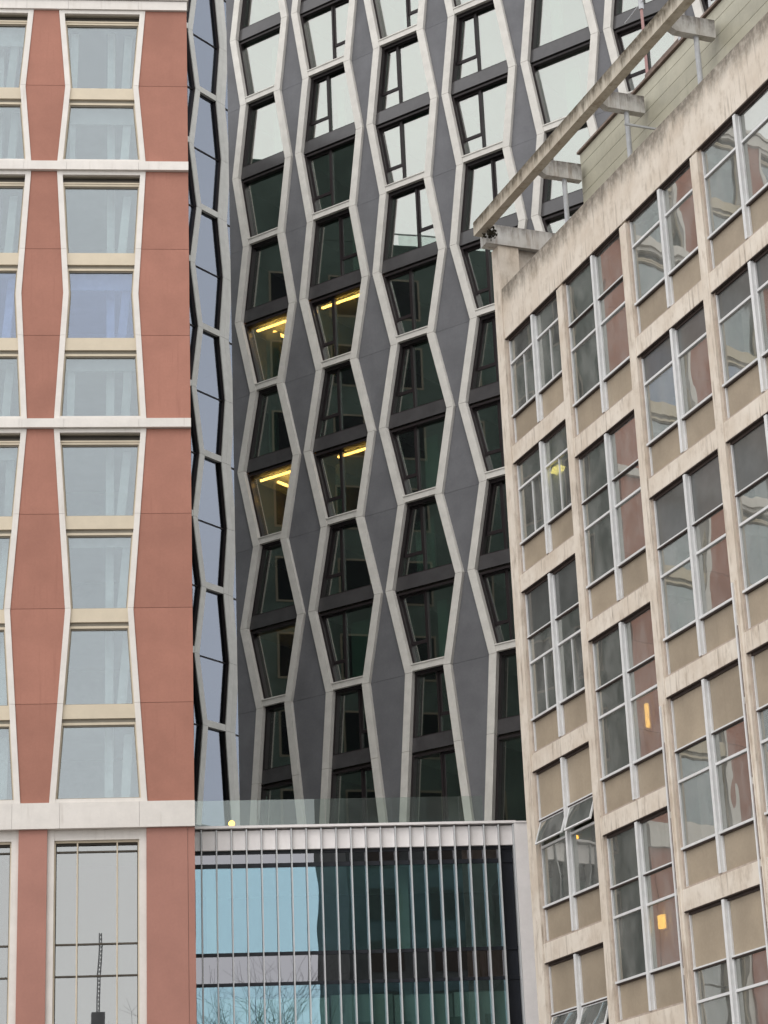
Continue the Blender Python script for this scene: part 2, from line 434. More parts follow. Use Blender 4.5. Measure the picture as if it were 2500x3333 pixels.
# tall lower windows
for ci, (cL, cR) in enumerate(cols):
    L, Rr = cL-.04, cR-.03
    nxt = cols[ci+1][1]-.03 if ci+1 < len(cols) else A_LEFT
    A.box('red_panel', (nxt, L), (0, .22), (0.0, 14.81), 'red_low_lit')
    win = A.multi('window', [(rect(L, L+.19, 0.3, 14.81), .10, .4), (rect(Rr-.2, Rr, 0.3, 14.81), .10, .4), (rect(L+.19, Rr-.2, 14.52, 14.81), .12, .4)], 'white_trim')
    gl, gr = L+.23, Rr-.24
    A.multi('inner_frame', [(rect(L+.19, gl, .3, 14.52), .2, .42), (rect(gr, Rr-.2, .3, 14.52), .2, .42), (rect(gl, gr, 14.46, 14.52), .2, .42)], 'cream', win)
    ms = [cL+.787, cL+1.887]
    for mu in ms: A.box('mullion', (mu-.02, mu+.02), (.2, .4), (.3, 14.46), 'cream', win)
    rails = [.3, 4.2, 7.5, 8.4, 10.79, 11.66, 14.22, 14.41]
    bays = [gl]+ms+[gr]
    for ua, ub in zip(bays, bays[1:]):
        a_, c_ = ua+.02, ub-.02
        for r_ in rails[1:-1]: A.box('rail', (a_, c_), (.27, .4), (r_-.022, r_+.022), 'louvre', win)
        A.box('rail', (a_, c_), (.27, .4), (14.40, 14.46), 'slot', win)
        for h0, h1 in zip(rails, rails[1:]):
            if h1-h0 > .08: A.box('pane', (a_, c_), (.33, .35), (h0+.026, h1-.026), 'glassA3', win)
A.box('red_panel', (cols[0][1]-.027, A_END-.2), (0, .22), (0, 14.81), 'red_low_lit')
A.box('red_panel', (A_END-.192, A_END), (0.01, .22), (0, 14.81), 'red_low_lit')
# the body behind the front: floors, partitions, dark side and rear walls, roof
for fl in [14.9, 18.15, 21.0, 23.86, 26.9, 29.58, 32.43, 35.5, 38.2]:
    A.box('floor_slab', (A_LEFT, A_END-.24), (.42, 5.2), (fl-.12, fl+.14), 'interior_pale')
A.box('floor_slab', (A_LEFT, A_END-.24), (.45, 5.2), (7.7, 8.2), 'interior_pale')
A.box('back_wall', (A_LEFT, A_END-.24), (5.25, 5.45), (0, 41.2), 'interior')
for (cL, cR) in cols:
    A.box('partition', (cL-.42, cL-.36), (.42, 5.2), (0.1, 41.2), 'interior')
A.prism('side_wall', [(A_END-.23, 0), (A_END-.005, 0), (A_END-.005, 41.24), (A_END-.23, 41.24)], .225, 13.0, 'sidewall')
for i in range(5):
    for j in range(13):
        yy = 1.3+i*2.35; hh_ = 3.2+j*2.9
        sw = A.box('side_window', (A_END-.004, A_END+.012), (yy, yy+1.25), (hh_, hh_+1.75), 'cream_dark')
        A.box('side_pane', (A_END+.0121, A_END+.02), (yy+.08, yy+1.17), (hh_+.08, hh_+1.67), 'podium_dark', sw)
A.box('rear_wall', (A_LEFT, A_END-.235), (12.7, 13.0), (0, 41.24), 'sidewall')
A.box('end_wall', (A_LEFT-.25, A_LEFT-.005), (0, 13.0), (0, 41.24), 'red')
A.box('roof', (A_LEFT, A_END-.24), (.45, 12.6), (41.0, 41.24), 'roof')
rb = A.box('roof_rail', (A_END-.18, A_END-.12), (.6, 7.0), (41.78, 41.82), 'fin')
for k in range(3):
    A.box('roof_pane', (A_END-.16, A_END-.14), (.65+k*2.04, 2.6+k*2.04), (41.26, 41.77), 'balus', rb)
A.box('plant_room', (A_LEFT+8, A_END-.01), (7.2, 10.2), (41.26, 45.6), 'sidewall')
A.box('plant_room', (A_LEFT+8, A_END-.02), (10.21, 12.9), (41.26, 44.6), 'sidewall')

# ------------------------------------------------------------------ B: the honeycomb tower
B = Bld('patterned_tower', -35.272, 71.0, -6.65,
        'tall grey tower with pale elongated hexagon window frames between the two lower blocks', 'tower')
bc = [(-6.385, -3.562), (-3.368, -.262), (-.078, 3.043), (3.24, 6.355), (6.57, 9.69), (9.893, 13.0), (13.2, 16.3)]
wl = [54.36, 48.38, 42.36, 36.40, 30.48, 24.58]
nl = [57.36, 51.36, 45.36, 39.36, 33.42, 27.50, 21.59]
ninset = [.45, .45, .45, .455, .655, .655, .655]
BASE = 15.15; BINS = .01
TF = .285
def b_edge(side, col):
    s = 1 if side == 0 else -1
    u = bc[col][side]
    pts = []
    for h, i in sorted([(h, 0.) for h in wl]+list(zip(nl, ninset))+[(BASE, BINS)]):
        pts.append((h, u+s*i))
    return pw(pts)
BE = [(b_edge(0, c), b_edge(1, c)) for c in range(len(bc))]
knots = sorted(wl+nl+[18.99, BASE])
GL = .35   # glass depth
lit = {(0, 3): .9, (1, 3): .9, (0, 4): .8, (1, 4): .8}
for c in range(len(bc)):
    eL, eR = BE[c]; iL, iR = shift(eL, TF), shift(eR, -TF)
    for a_, b_ in zip(knots, knots[1:]):
        if b_ > 57.4: continue
        B.prism('frame_member', region(eL, iL, a_+.006, b_-.006), 0, .172, 'grc')
        B.prism('frame_member', region(iR, eR, a_+.006, b_-.006), 0, .172, 'grc')
    for k, nh in enumerate(nl):
        bar = B.prism('cross_bar', region(shift(iL, .004), shift(iR, -.004), nh+.05, nh+.25), .02, .15, 'grc')
        B.prism('bar_ledge', region(shift(iL, .006), shift(iR, -.006), nh+.254, nh+.295), -.005, .15, 'grc', bar)
        B.prism('bar_back', region(shift(iL, .004), shift(iR, -.004), nh+.002, nh+.29), .152, .48, 'alu', bar)
    # storeys: (bottom, top, kind)
    st = []
    for k in range(6):
        st.append((wl[k]+.442, nl[k]-.002, k, 0)); st.append((nl[k+1]+.297, wl[k]-.122, k, 1))
    st.append((19.432, nl[6]-.002, 6, 0)); st.append((BASE+.05, 18.868, 6, 1))
    for (h0, h1, k, low) in st:
        fl_, fr_ = shift(iL, .0), shift(iR, .0)
        win = B.ring('window', region(iL, iR, h0, h1), region(shift(iL, .085), shift(iR, -.085), h0+.03, h1-.075), .175, GL+.06, 'alu')
        gL, gR = shift(iL, .085), shift(iR, -.085)
        g0, g1 = h0+.03, h1-.075
        mid = (bc[c][0]+bc[c][1])/2
        if c == 0:
            B.prism('pane', region(gL, gR, g0, g1), GL, GL+.02, 'glassB', win)
        else:
            side = 0 if k in (2, 4, 5) else 1
            if k == 3 and low: side = 0
            if c == 4: side = 2
            if side == 2:
                B.prism('pane', region(gL, gR, g0, g1), GL, GL+.02, 'glassB', win)
            else:
                mu = mid+(-.22 if side == 0 else .18)+(.1 if (c+k) % 2 else 0)
                B.prism('mullion', region(gL, gR, g0, g1, mu-.038, mu+.038), GL-.07, GL+.06, 'alu', win)
                big = (mu+.038, 1e9) if side == 0 else (-1e9, mu-.038)
                sm = (-1e9, mu-.038) if side == 0 else (mu+.038, 1e9)
                B.prism('pane', region(gL, gR, g0, g1, *big), GL, GL+.02, 'glassB', win)
                hs = g0+(g1-g0)*.30
                out = region(gL, gR, hs, g1, *sm)
                w = .065
                inn = region(shift(gL, w), shift(gR, -w), hs+w, g1-w, sm[0]+w, sm[1]-w)
                if len(out) >= 3 and len(out) == len(inn): B.ring('casement', out, inn, GL-.03, GL+.05, 'alu', win)
                if len(inn) >= 3: B.prism('pane', inn, GL, GL+.02, 'glassB', win)
                pl_ = region(gL, gR, g0, hs-.05, *sm)
                if len(pl_) >= 3: B.prism('pane', pl_, GL, GL+.02, 'glassB', win)
                rr = region(gL, gR, hs-.05, hs, *sm)
                if len(rr) >= 3: B.prism('rail', rr, GL-.03, GL+.05, 'alu', win)
    for k, h in enumerate(wl+[18.99]):
        sp_ = B.prism('spandrel_panel', region(iL, iR, h-.03, h+.44), .17, .50, 'spandrel_alu')
        B.prism('shadow_strip', region(iL, iR, h-.12, h-.03), .30, .50, 'slot', sp_)  # near-black strip paints the shadow below the spandrel
# grey render panels between hexagons
pk = sorted(wl+[BASE])
def panels(eR_, eL_):
    for a_, b_ in zip(pk, pk[1:]):
        nn = [x for x in nl if a_ < x < b_][0]
        B.prism('grey_panel', region(shift(eR_, .003), shift(eL_, -.003), a_+.004, nn-.004), .13, .3, 'greypanel')
        B.prism('grey_panel', region(shift(eR_, .003), shift(eL_, -.003), nn+.004, b_-.004), .13, .3, 'greypanel')
    B.prism('grey_panel', region(shift(eR_, .003), shift(eL_, -.003), wl[0]+.004, 57.6), .13, .3, 'greypanel')
panels(const(-6.65), BE[0][0])
for c in range(len(bc)-1): panels(BE[c][1], BE[c+1][0])
B.box('grey_panel', (16.31, 16.9), (.13, .3), (BASE, 57.6), 'greypanel')
# body of the tower
for k, h in enumerate(sorted(wl+nl+[18.99])):
    B.box('floor_slab', (-6.6, 16.8), (.52, 6.3), (h-.02, h+.26), 'interior_pale')
for c in range(len(bc)-1):
    u = (bc[c][1]+bc[c+1][0])/2
    B.box('partition', (u-.06, u+.06), (.52, 6.3), (BASE, 57.4), 'interior')
B.box('core_wall', (-6.6, 16.8), (6.32, 6.6), (0, 57.4), 'interior')
B.box('end_wall', (-6.65, -6.45), (.305, 9), (0, 57.6), 'greypanel')
B.box('end_wall', (16.7, 16.9), (.305, 9), (0, 57.6), 'greypanel')
B.box('rear_wall', (-6.44, 16.69), (8.7, 9), (0, 57.6), 'greypanel')
B.box('roof', (-6.44, 16.69), (.31, 8.69), (57.62, 57.9), 'roof')
# furniture-like shapes in the rooms: pale screens and columns seen dimly through the glass
for c in range(5):
    for k, h in enumerate(sorted(wl+nl)):
        if random.random() < .6:
            u = random.uniform(bc[c][0]+.6, bc[c][1]-.9); w = random.uniform(.25, .8)
            B.box('curtain', (u, u+w), (.75, .85), (h+.3, h+2.5), 'interior_pale')
# warm light strips along the window heads
for c, lv in ((0, 36.40), (1, 36.40), (0, 30.48), (1, 30.48)):
    a_, b_ = bc[c][0]+.55, bc[c][1]-.45
    hh = lv-.20
    if c == 0:
        B.box('light_strip', (a_, b_), (.60, .66), (hh-.10, hh-.03), 'strip')
    else:
        B.box('light_strip', (a_+(.5 if lv < 33 else 0), b_), (.60, .66), (hh-.10, hh-.03), 'strip')
for lv in (36.40, 30.48):
    B.box('ceiling_light', (-5.3, -5.2), (.9, 2.6), (lv-.40, lv-.34), 'strip')
B.box('ceiling_light', (-4.3, -3.9), (1.2, 1.3), (23.0, 23.06), 'strip')
# landing terrace under the tower, behind the podium parapet

# ------------------------------------------------------------------ D: receding wing of the tower
D = Bld('tower_wing', 53.792, 98.9, -11.05,
        'narrow receding tower wing with grey framed hexagon windows behind the red block', 'tower')
dw = [63.4, 57.50, 51.60, 45.68, 39.72, 33.76, 27.78, 20.6]
dn = [60.4, 54.55, 48.55, 42.70, 36.74, 30.77, 24.80]
def zig(u_w, u_n, flip=False):
    pts = [(h, u_w) for h in dw]+[(h, u_n) for h in dn]
    return pw(sorted(pts))
DT = .30
bounds = [(-11.08, -11.40)]                         # right edge of the main column: (at wide, at narrow)
mainL = (-13.59, -13.10)
def hexcol(oL, oR, offset, sides='LR'):
    # oL/oR: (u at dw levels, u at dn levels)
    eL, eR = zig(*oL), zig(*oR)
    iL, iR = shift(eL, DT if 'L' in sides else .002), shift(eR, -DT if 'R' in sides else -.002)
    ks = sorted(dw+dn)
    bars = dn if not offset else dw[:-1]
    trs = dw[:-1] if not offset else dn
    for a_, b_ in zip(ks, ks[1:]):
        if 'L' in sides: D.prism('frame_member', region(eL, iL, a_+.006, b_-.006), 0, .05, 'grc_d')
        if 'R' in sides: D.prism('frame_member', region(iR, eR, a_+.006, b_-.006), 0, .05, 'grc_d')
    allh = sorted([(h, 'b') for h in bars]+[(h, 't') for h in trs])
    for h in bars: D.prism('cross_bar', region(shift(iL, .004), shift(iR, -.004), h-.02, h+.26), .01, .22, 'grc_d')
    lv = [(20.4, 20.7)]+[(h-.02, h+.26) if k == 'b' else (h-.012, h+.012) for h, k in allh]
    for (a0, a1), (b0, b1) in zip(lv, lv[1:]):
        win = D.ring('window', region(iL, iR, a1, b0), region(shift(iL, .03), shift(iR, -.03), a1+.012, b0-.012), .15, .235, 'alu')
        D.multi('reveal', [(region(iL, shift(iL, .02), a1, b0), .052, .149), (region(shift(iR, -.02), iR, a1, b0), .052, .149)], 'alu', win)
        D.prism('pane', region(shift(iL, .03), shift(iR, -.03), a1+.012, b0-.012), .19, .21, 'glassD', win)
hexcol(mainL, bounds[0], False)
hexcol((-15.3, -15.79), (-13.595, -13.105), True, 'L')
hexcol((-11.075, -11.395), (-9.2, -8.8), True, 'LR')
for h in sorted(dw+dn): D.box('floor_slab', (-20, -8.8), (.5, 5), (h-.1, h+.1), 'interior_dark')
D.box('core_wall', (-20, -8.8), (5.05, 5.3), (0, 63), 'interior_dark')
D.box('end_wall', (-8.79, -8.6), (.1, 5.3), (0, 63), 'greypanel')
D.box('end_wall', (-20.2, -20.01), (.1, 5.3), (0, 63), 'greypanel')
D.box('grey_panel', (-20, -15.8), (.13, .4), (0, 63), 'greypanel')
D.box('grey_panel', (-15.8, -8.8), (.05, .4), (0, 20.4), 'greypanel')
D.box('roof', (-20, -8.8), (.1, 5.3), (63.1, 63.4), 'roof')

# ------------------------------------------------------------------ P: finned glass podium
P = Bld('glass_podium', 5.9, 63.5, -5.9,
        'low glazed podium with close vertical white fins and pale fascia below the tower', 'building')
PU0, PU1, PST = -5.635, 3.378, 0.4292
fins = [PU0+PST*k for k in range(22)]
GY = .25
edges_u = [-6.06]+fins
for ua, ub in zip(edges_u, edges_u[1:]):
    P.box('fascia_panel', (ua+.024, ub-.024), (.10, .34), (14.44, 15.00), 'podium_white')
    dark_end = ub > 3.3
    for h0, h1, mt in ((14.075, 14.335, 'glassS'), (11.545, 13.945, 'glassP'), (10.70, 11.435, 'glassS'), (8.1, 10.60, 'glassP'), (7.2, 8.0, 'glassS'), (4.6, 7.1, 'glassP'), (.3, 4.5, 'glassP')):
        if dark_end: P.box('end_panel', (ua+.024, ub-.024), (GY, GY+.03), (h0, h1), 'podium_dark')
        else: P.box('pane', (ua+.024, ub-.024), (GY, GY+.02), (h0, h1), mt)
for h0, h1 in ((14.34, 14.435), (13.95, 14.07), (11.44, 11.54), (10.605, 10.695), (8.01, 8.09), (7.11, 7.19), (4.51, 4.59)):
    P.box('dark_rail', (-6.1, 3.36), (GY-.03, GY+.12), (h0, h1), 'podium_dark')
fin0 = None
for u in fins:
    if fin0 is None:
        fin0 = P.box('fin', (fins[0]-.017, fins[0]+.017), (0, .245), (.2, 15.02), 'fin')
    else:
        o = fin0.copy(); COL.objects.link(o); o.parent = P.e; o.location = (u-fins[0], 0, 0)
P.box('cap_rail', (-6.1, 3.46), (-.03, .6), (15.055, 15.125), 'podium_white')
P.box('end_pilaster', (3.405, 4.7), (-.02, 1.6), (0, 15.05), 'podium_white')
P.box('pilaster_cap', (3.465, 4.75), (-.05, 1.65), (15.055, 15.10), 'podium_white')
# spandrel backing, floors, columns inside
for h0, h1 in ((14.0, 14.4), (10.65, 11.5), (7.15, 8.05)):
    P.box('spandrel_back', (-6.1, 3.3), (GY+.14, GY+.3), (h0, h1), 'podium_dark')
for fl in (13.9, 10.9, 7.5, 4.2):
    P.box('floor_slab', (-6.1, 3.3), (GY+.35, 6), (fl+.1, fl+.45), 'interior_pale')
P.box('back_wall', (-6.1, 3.4), (5.2, 5.4), (0, 14.3), 'interior')
P.box('side_wall', (-6.3, -6.12), (.3, 6), (0, 14.9), 'interior')
for u in (-5.5, -.0, 4.4): P.box('column', (u, u+.34), (.9, 1.25), (0, 14.0), 'interior_pale')
for bu0, bu1, bh in ((-6.05, -4.2, 10.27), (-4.15, -2.1, 10.24), (-2.05, -.3, 10.30), (-.25, 1.4, 10.26), (1.45, 3.2, 10.29)):
    P.box('roller_blind', (bu0, bu1), (.30, .315), (8.3, bh), 'interior_pale')
for bu in (-1.4, -.1, 1.2, 2.3): P.box('desk_item', (bu, bu+random.uniform(.2, .6)), (.275, .295), (8.3, 8.3+random.uniform(1.2, 1.6)), 'interior')
P.box('terrace_floor', (-6.1, 4.6), (.36, 3.2), (14.75, 15.0), 'paving')

# glass balustrade on the podium edge
G = Bld('glass_balustrade', 5.9, 63.5, -5.9, 'frameless clear glass balustrade along the podium roof edge', 'balustrade')
us = [-6.0, -4.0, -2.05, -.1, 1.85, 2.56]
for a_, b_ in zip(us, us[1:]):
    G.box('pane', (a_+.008, b_-.008), (.20, .22), (15.13, 15.915), 'balus')
G.box('base_channel', (-6.05, 2.6), (.16, .26), (15.128, 15.16), 'fin')

# ------------------------------------------------------------------ C: old concrete block on the right
Cb = Bld('concrete_building', -68.272, 54.0, 7.52,
         'old cream concrete office block with steel windows and tan panels on the right', 'building', k=KC)
BP = 3.055
bays = [7.91+BP*k for k in range(6)]
OW = 2.775
PIERW = BP-OW
short = [(22.65, 'S', 0), (19.59, 'S', 0), (16.55, 'T', 0), (12.51, 'T', 1), (8.45, 'T', 1), (4.40, 'T', 1)]
tall = [(22.65, 'T', 0), (18.58, 'T', 0), (14.53, 'T', 0), (10.50, 'T', 1), (6.45, 'T', 1)]
HH = {'S': 2.65, 'T': 3.655}
# piers
Cb.box('corner_pilaster', (7.52, 7.905), (-.015, .5), (0, 25.055), 'pilaster')
for k in range(1, 7):
    u = bays[0]+BP*k-PIERW if k < 6 else bays[5]+OW
    if k == 6: Cb.box('pier', (u, u+.6), (0, .5), (0, 22.6), 'concrete')
    else: Cb.box('pier', (u, u+PIERW), (0, .5), (0, 22.6), 'concrete')
# parapet in lengths
pl = [7.91]+[bays[k]-PIERW/2 for k in range(1, 6)]+[bays[5]+OW+.6]
for a_, b_ in zip(pl, pl[1:]):
    Cb.box('parapet', (a_+.002, b_-.002), (.004, .45), (22.66, 23.92), 'concrete')
Y0 = .085
for bi, u0 in enumerate(bays):
    u1 = u0+OW
    flo = tall if bi == 1 else short
    for fi, (hd, ty, tanrow) in enumerate(flo):
        bt = hd-HH[ty]
        nxt = flo[fi+1][0] if fi+1 < len(flo) else 0
        if nxt: 
            w3 = (u1-u0)
            cu = u0+w3*random.uniform(.3, .7)
            for a_, b_ in ((u0, cu), (cu, u1)):
                Cb.box('spandrel', (a_+.002, b_-.002), (.012, .5), (nxt+.005, bt-.005), 'concrete')
        else: Cb.box('spandrel', (u0+.002, u1-.002), (.012, .5), (0, bt-.005), 'concrete')
        if ty == 'S': rows = [(.64, 'd' if bi > 1 and fi == 1 else 'g'), (1.92, 'g'), (2.65, 'p')]
        else: rows = [(1.06, 't' if tanrow and bi != 1 else 'd' if bi != 1 else 'g'), (1.645, 'g'), (2.90, 'g'), (3.655, 'p')]
        win = Cb.multi('window', [(rect(u0, u0+.05, bt, hd), Y0-.02, Y0+.10), (rect(u1-.05, u1, bt, hd), Y0-.02, Y0+.10),
                                  (rect(u0+.05, u1-.05, bt, bt+.035), Y0-.05, Y0+.10)], 'rustframe')
        Cb.box('head_soffit', (u0+.001, u1-.001), (.016, Y0-.021), (hd-.016, hd-.001), 'darkline', win)  # thin dark brown box over the concrete underside of the window head
        Cb.box('head_gap', (u0+.05, u1-.05), (Y0+.0, Y0+.10), (hd-.07, hd), 'darkline', win)
        mu = u0+1.43
        Cb.box('mullion', (mu-.045, mu+.045), (Y0-.075, Y0+.10), (bt+.036, hd-.03), 'whiteframe', win)
        for (a_, b_) in ((u0+.05, mu-.045), (mu+.045, u1-.05)):
            # inner white frame of this light
            Cb.box('light_frame', (a_, a_+.03), (Y0-.005, Y0+.06), (bt+.036, hd-.071), 'whiteframe', win)
            top = hd-.07
            for ri, (dp, kd) in enumerate(rows):
                lo = hd-dp
                last = ri == len(rows)-1
                lo_in = lo+(.036 if last else .025)
                hi_in = top-(.0 if ri == 0 else .025)
                open_vent = (bi == 0 and fi in (3, 4) and ri == 1)
                if kd == 'p': Cb.box('tan_panel', (a_+.031, b_-.002), (Y0+.03, Y0+.06), (lo_in, hi_in), 'tan', win)
                elif kd == 't': Cb.box('tan_panel', (a_+.031, b_-.002), (Y0+.03, Y0+.06), (lo_in, hi_in), 'tan', win)
                elif kd == 'd': Cb.box('smoked_pane', (a_+.031, b_-.002), (Y0+.03, Y0+.042), (lo_in, hi_in), 'smoked', win)
                elif open_vent:
                    # top hung vent pushed open
                    pv = Vector((0, (Y0+.02)*KC, ZC(hi_in))); ang = R(18)
                    def rot(p):
                        y, z = p[1]-pv.y, p[2]-pv.z
                        return (p[0], pv.y+y*math.cos(ang)+z*math.sin(ang), pv.z-y*math.sin(ang)+z*math.cos(ang))
                    vb = []
                    for poly in (rect(a_+.03, a_+.065, lo_in, hi_in), rect(b_-.035, b_, lo_in, hi_in), rect(a_+.065, b_-.035, lo_in, lo_in+.035), rect(a_+.065, b_-.035, hi_in-.035, hi_in)):
                        vb.append((poly, Y0, Y0+.035))
                    o = Cb.multi('open_vent', vb, 'whiteframe', win)
                    for v in o.data.vertices:
                        q = rot((v.co.x, v.co.y, v.co.z)); v.co = q
                    o2 = Cb.box('pane', (a_+.066, b_-.036), (Y0+.012, Y0+.022), (lo_in+.036, hi_in-.036), 'glassC', win)
                    for v in o2.data.vertices:
                        q = rot((v.co.x, v.co.y, v.co.z)); v.co = q
                else:
                    Cb.box('pane', (a_+.031, b_-.002), (Y0+.03, Y0+.042), (lo_in, hi_in), 'glassC', win)
                if not last:
                    if ri == len(rows)-2:      # sill above the panel: metal ledge with dark drip
                        Cb.box('ledge', (a_-.03, b_+.0), (Y0-.045, Y0+.06), (lo-.022, lo+.022), 'whiteframe', win)
                        Cb.box('drip', (a_+.0, b_-.004), (Y0-.02, Y0+.06), (lo-.052, lo-.023), 'darkline', win)
                    elif ty == 'T' and ri == 0:
                        Cb.box('transom', (a_+.0, b_), (Y0-.02, Y0+.06), (lo-.004, lo+.024), 'whiteframe', win)
                        Cb.box('drip', (a_+.0, b_-.004), (Y0-.015, Y0+.06), (lo-.030, lo-.005), 'darkline', win)
                    else:
                        Cb.box('transom', (a_+.031, b_), (Y0-.01, Y0+.06), (lo-.024, lo+.024), 'whiteframe', win)
                top = lo
            if bi == 0 and fi < 3:            # slim glazing bar in the big light
                lo, hi = hd-rows[-2][0]+.03, hd-rows[-3][0]-.03
                um = (a_+b_)/2+.03
                Cb.box('glazing_bar', (um-.012, um+.012), (Y0+.005, Y0+.028), (lo, hi), 'whiteframe', win)
# old rain channels cut into two piers
for k, (h0, h1) in ((2, (4.5, 12.4)), (3, (3.0, 13.9))):
    u = bays[k]-PIERW
    for hh in [h0+1.45*i for i in range(int((h1-h0)/1.45))]:
        Cb.box('channel_strip', (u+.10, u+.16), (-.012, .0), (hh+.06, hh+1.38), 'pipebrown')
    Cb.box('channel_edge', (u+.05, u+.095), (-.03, .0), (h0, h1), 'whiteframe')
    Cb.box('channel_edge', (u+.165, u+.20), (-.03, .0), (h0, h1), 'concrete')
# rooms
for fl in (5.2, 9.1, 13.0, 15.2, 17.2, 19.4, 22.7):
    Cb.box('floor_slab', (7.6, 26), (.52, 4.5), (fl-.1, fl+.12), 'interior_pale')
Cb.box('back_wall', (7.6, 26), (4.55, 4.75), (0, 22.6), 'interior_pale')
for k in range(1, 6):
    Cb.box('partition', (bays[k]-.2, bays[k]-.1), (.52, 4.5), (0, 22.6), 'interior_pale')
for k in range(6):
    for (hd, ty, tr_) in (tall if k == 1 else short):
        if random.random() < .55:
            ua = bays[k]+random.uniform(.1, 1.8)
            Cb.box('blind', (ua, ua+random.uniform(.3, .8)), (.30, .34), (hd-HH[ty]+.8, hd-.1), 'interior_pale')
Cb.box('end_wall', (7.52, 7.75), (.505, 9), (0, 23.9), 'concrete_in')
Cb.box('rear_wall', (7.76, 26.5), (8.8, 9), (0, 23.9), 'concrete_in')
Cb.box('end_wall', (26.2, 26.5), (.51, 8.79), (0, 23.9), 'concrete_in')
Cb.box('roof', (7.76, 26.19), (.455, 8.79), (23.3, 23.5), 'roof')
# upstand at the far end of the roof, with the first cross beam on it
Cb.box('roof_upstand', (7.56, 7.80), (.02, 2.6), (23.93, 25.05), 'concrete_in')
# canopy left on the roof edge: edge beam, cross beams, posts
Cb.box('canopy_beam', (7.75, 26), (-.55, -.335), (25.285, 25.635), 'beamcream')
Cb.prism('cross_beam', [(7.62, 25.06), (7.95, 25.06), (7.95, 25.56), (7.62, 25.56)], -.33, 2.3, 'beamwhite')
for k in range(1, 6):
    u = bays[k]-PIERW/2
    n_ = 0
    v = []
    prof = [(-.334, 25.36), (-.18, 25.27), (.70, 25.27), (.70, 25.68), (-.334, 25.66)]
    u += .06
    a_, b_ = u-.09, u+.09
    vv = [(a_, y, h) for y, h in prof]+[(b_, y, h) for y, h in prof]
    n_ = len(prof)
    ff = [tuple(range(n_-1, -1, -1)), tuple(range(n_, 2*n_))]+[(i, (i+1) % n_, n_+(i+1) % n_, n_+i) for i in range(n_)]
    mk('cross_beam', Cb.e, vv, ff, 'beamwhite', Cb.u0, KC)
    # round post
    n_ = 12; vv = []
    for h in (23.4, 25.28):
        for i in range(n_):
            t = 2*math.pi*i/n_; vv.append((u+.055*math.cos(t), .30+.055*math.sin(t), h))
    ff = [(i, (i+1) % n_, n_+(i+1) % n_, n_+i) for i in range(n_)]
    mk('post', Cb.e, vv, ff, 'greymetal', Cb.u0, KC)
# tiled penthouse wall set back on the roof
pw_ = Cb.box('penthouse_wall', (10.77, 26), (.84, 5.5), (23.5, 26.05), 'concrete_in')
hh = 23.6
while hh < 26.0:
    h1 = min(hh+.36, 26.04)
    for ua in [10.76+3.05*i for i in range(5)]:
        Cb.box('tile_course', (ua+.002, min(ua+3.05, 26)-.002), (.80, .838), (hh+.006, h1-.006), 'tile', pw_)
    hh += .36
Cb.box('coping', (10.72, 26), (.74, 1.1), (26.06, 26.11), 'pipebrown', pw_)
Cb.box('rooflight', (13.2, 14.9), (1.4, 2.4), (26.06, 26.75), 'whiteframe', pw_)
Cb.box('rooflight_lid', (13.1, 15.0), (1.3, 2.5), (26.76, 26.84), 'pipebrown', pw_)
Cb.box('wall_rail', (14.25, 14.29), (.05, .79), (24.75, 24.79), 'greymetal')

# antenna mast on the penthouse roof
mast = Bld('antenna_mast', -68.272, 54.0, 12.0, 'thin reddish antenna mast with short arms on the right-hand roof', 'antenna', k=KC)
def tube(b, name, p0, p1, r, mat, n_=8):
    p0, p1 = Vector(p0), Vector(p1); d = (p1-p0).normalized()
    a = d.orthogonal().normalized(); c = d.cross(a)
    vv = [tuple(p+r*(a*math.cos(2*math.pi*i/n_)+c*math.sin(2*math.pi*i/n_))) for p in (p0, p1) for i in range(n_)]
    ff = [(i, (i+1) % n_, n_+(i+1) % n_, n_+i) for i in range(n_)]+[tuple(range(n_-1, -1, -1)), tuple(range(n_, 2*n_))]
    return mk(name, b.e, vv, ff, mat, b.u0, b.k)
tube(mast, 'pole', (12.0, 2.0, 26.05), (12.0, 2.0, 31.5), .035, 'antenna')
tube(mast, 'arm', (11.2, 2.0, 29.42), (12.6, 2.0, 29.50), .018, 'greymetal')
tube(mast, 'arm', (12.0, 1.4, 30.3), (12.0, 2.6, 30.3), .018, 'greymetal')
tube(mast, 'clamp', (12.0, 2.0, 29.3), (12.0, 2.0, 29.55), .06, 'greymetal')
# roof rail on posts
rail = Bld('roof_rail', -68.272, 54.0, 14.5, 'short grey metal rail standing on the penthouse roof edge', 'rail', k=KC)
tube(rail, 'post', (15.2, 1.0, 26.1), (15.2, 1.0, 27.0), .03, 'greymetal')
tube(rail, 'handrail', (14.6, 1.0, 26.95), (16.6, 1.0, 26.95), .025, 'greymetal')
tube(rail, 'post', (16.5, 1.0, 26.1), (16.5, 1.0, 27.0), .03, 'greymetal')

# weed growing on the canopy's end
wd = Bld('weed', -68.272, 54.0, 8.0, 'small dark weed growing where the canopy beam meets its far end', 'plant', k=KC)
vv, ff = [], []
for i in range(46):
    c = Vector((8.15+random.gauss(0, .09), -.30+random.gauss(0, .07), 25.12+abs(random.gauss(0, .12))))
    d = Vector((random.gauss(0, 1), random.gauss(0, 1), random.gauss(.3, .8))).normalized()*.09
    e = d.orthogonal().normalized()*.03
    b = len(vv); vv += [tuple(c-e), tuple(c+d), tuple(c+e), tuple(c-d*.4)]; ff.append((b, b+1, b+2, b+3))
mk('leaf_clump', wd.e, vv, ff, 'leaf', wd.u0, KC)['kind'] = 'stuff'
tube(wd, 'stem', (8.15, -.30, 25.0), (8.15, -.30, 25.25), .012, 'leaf')

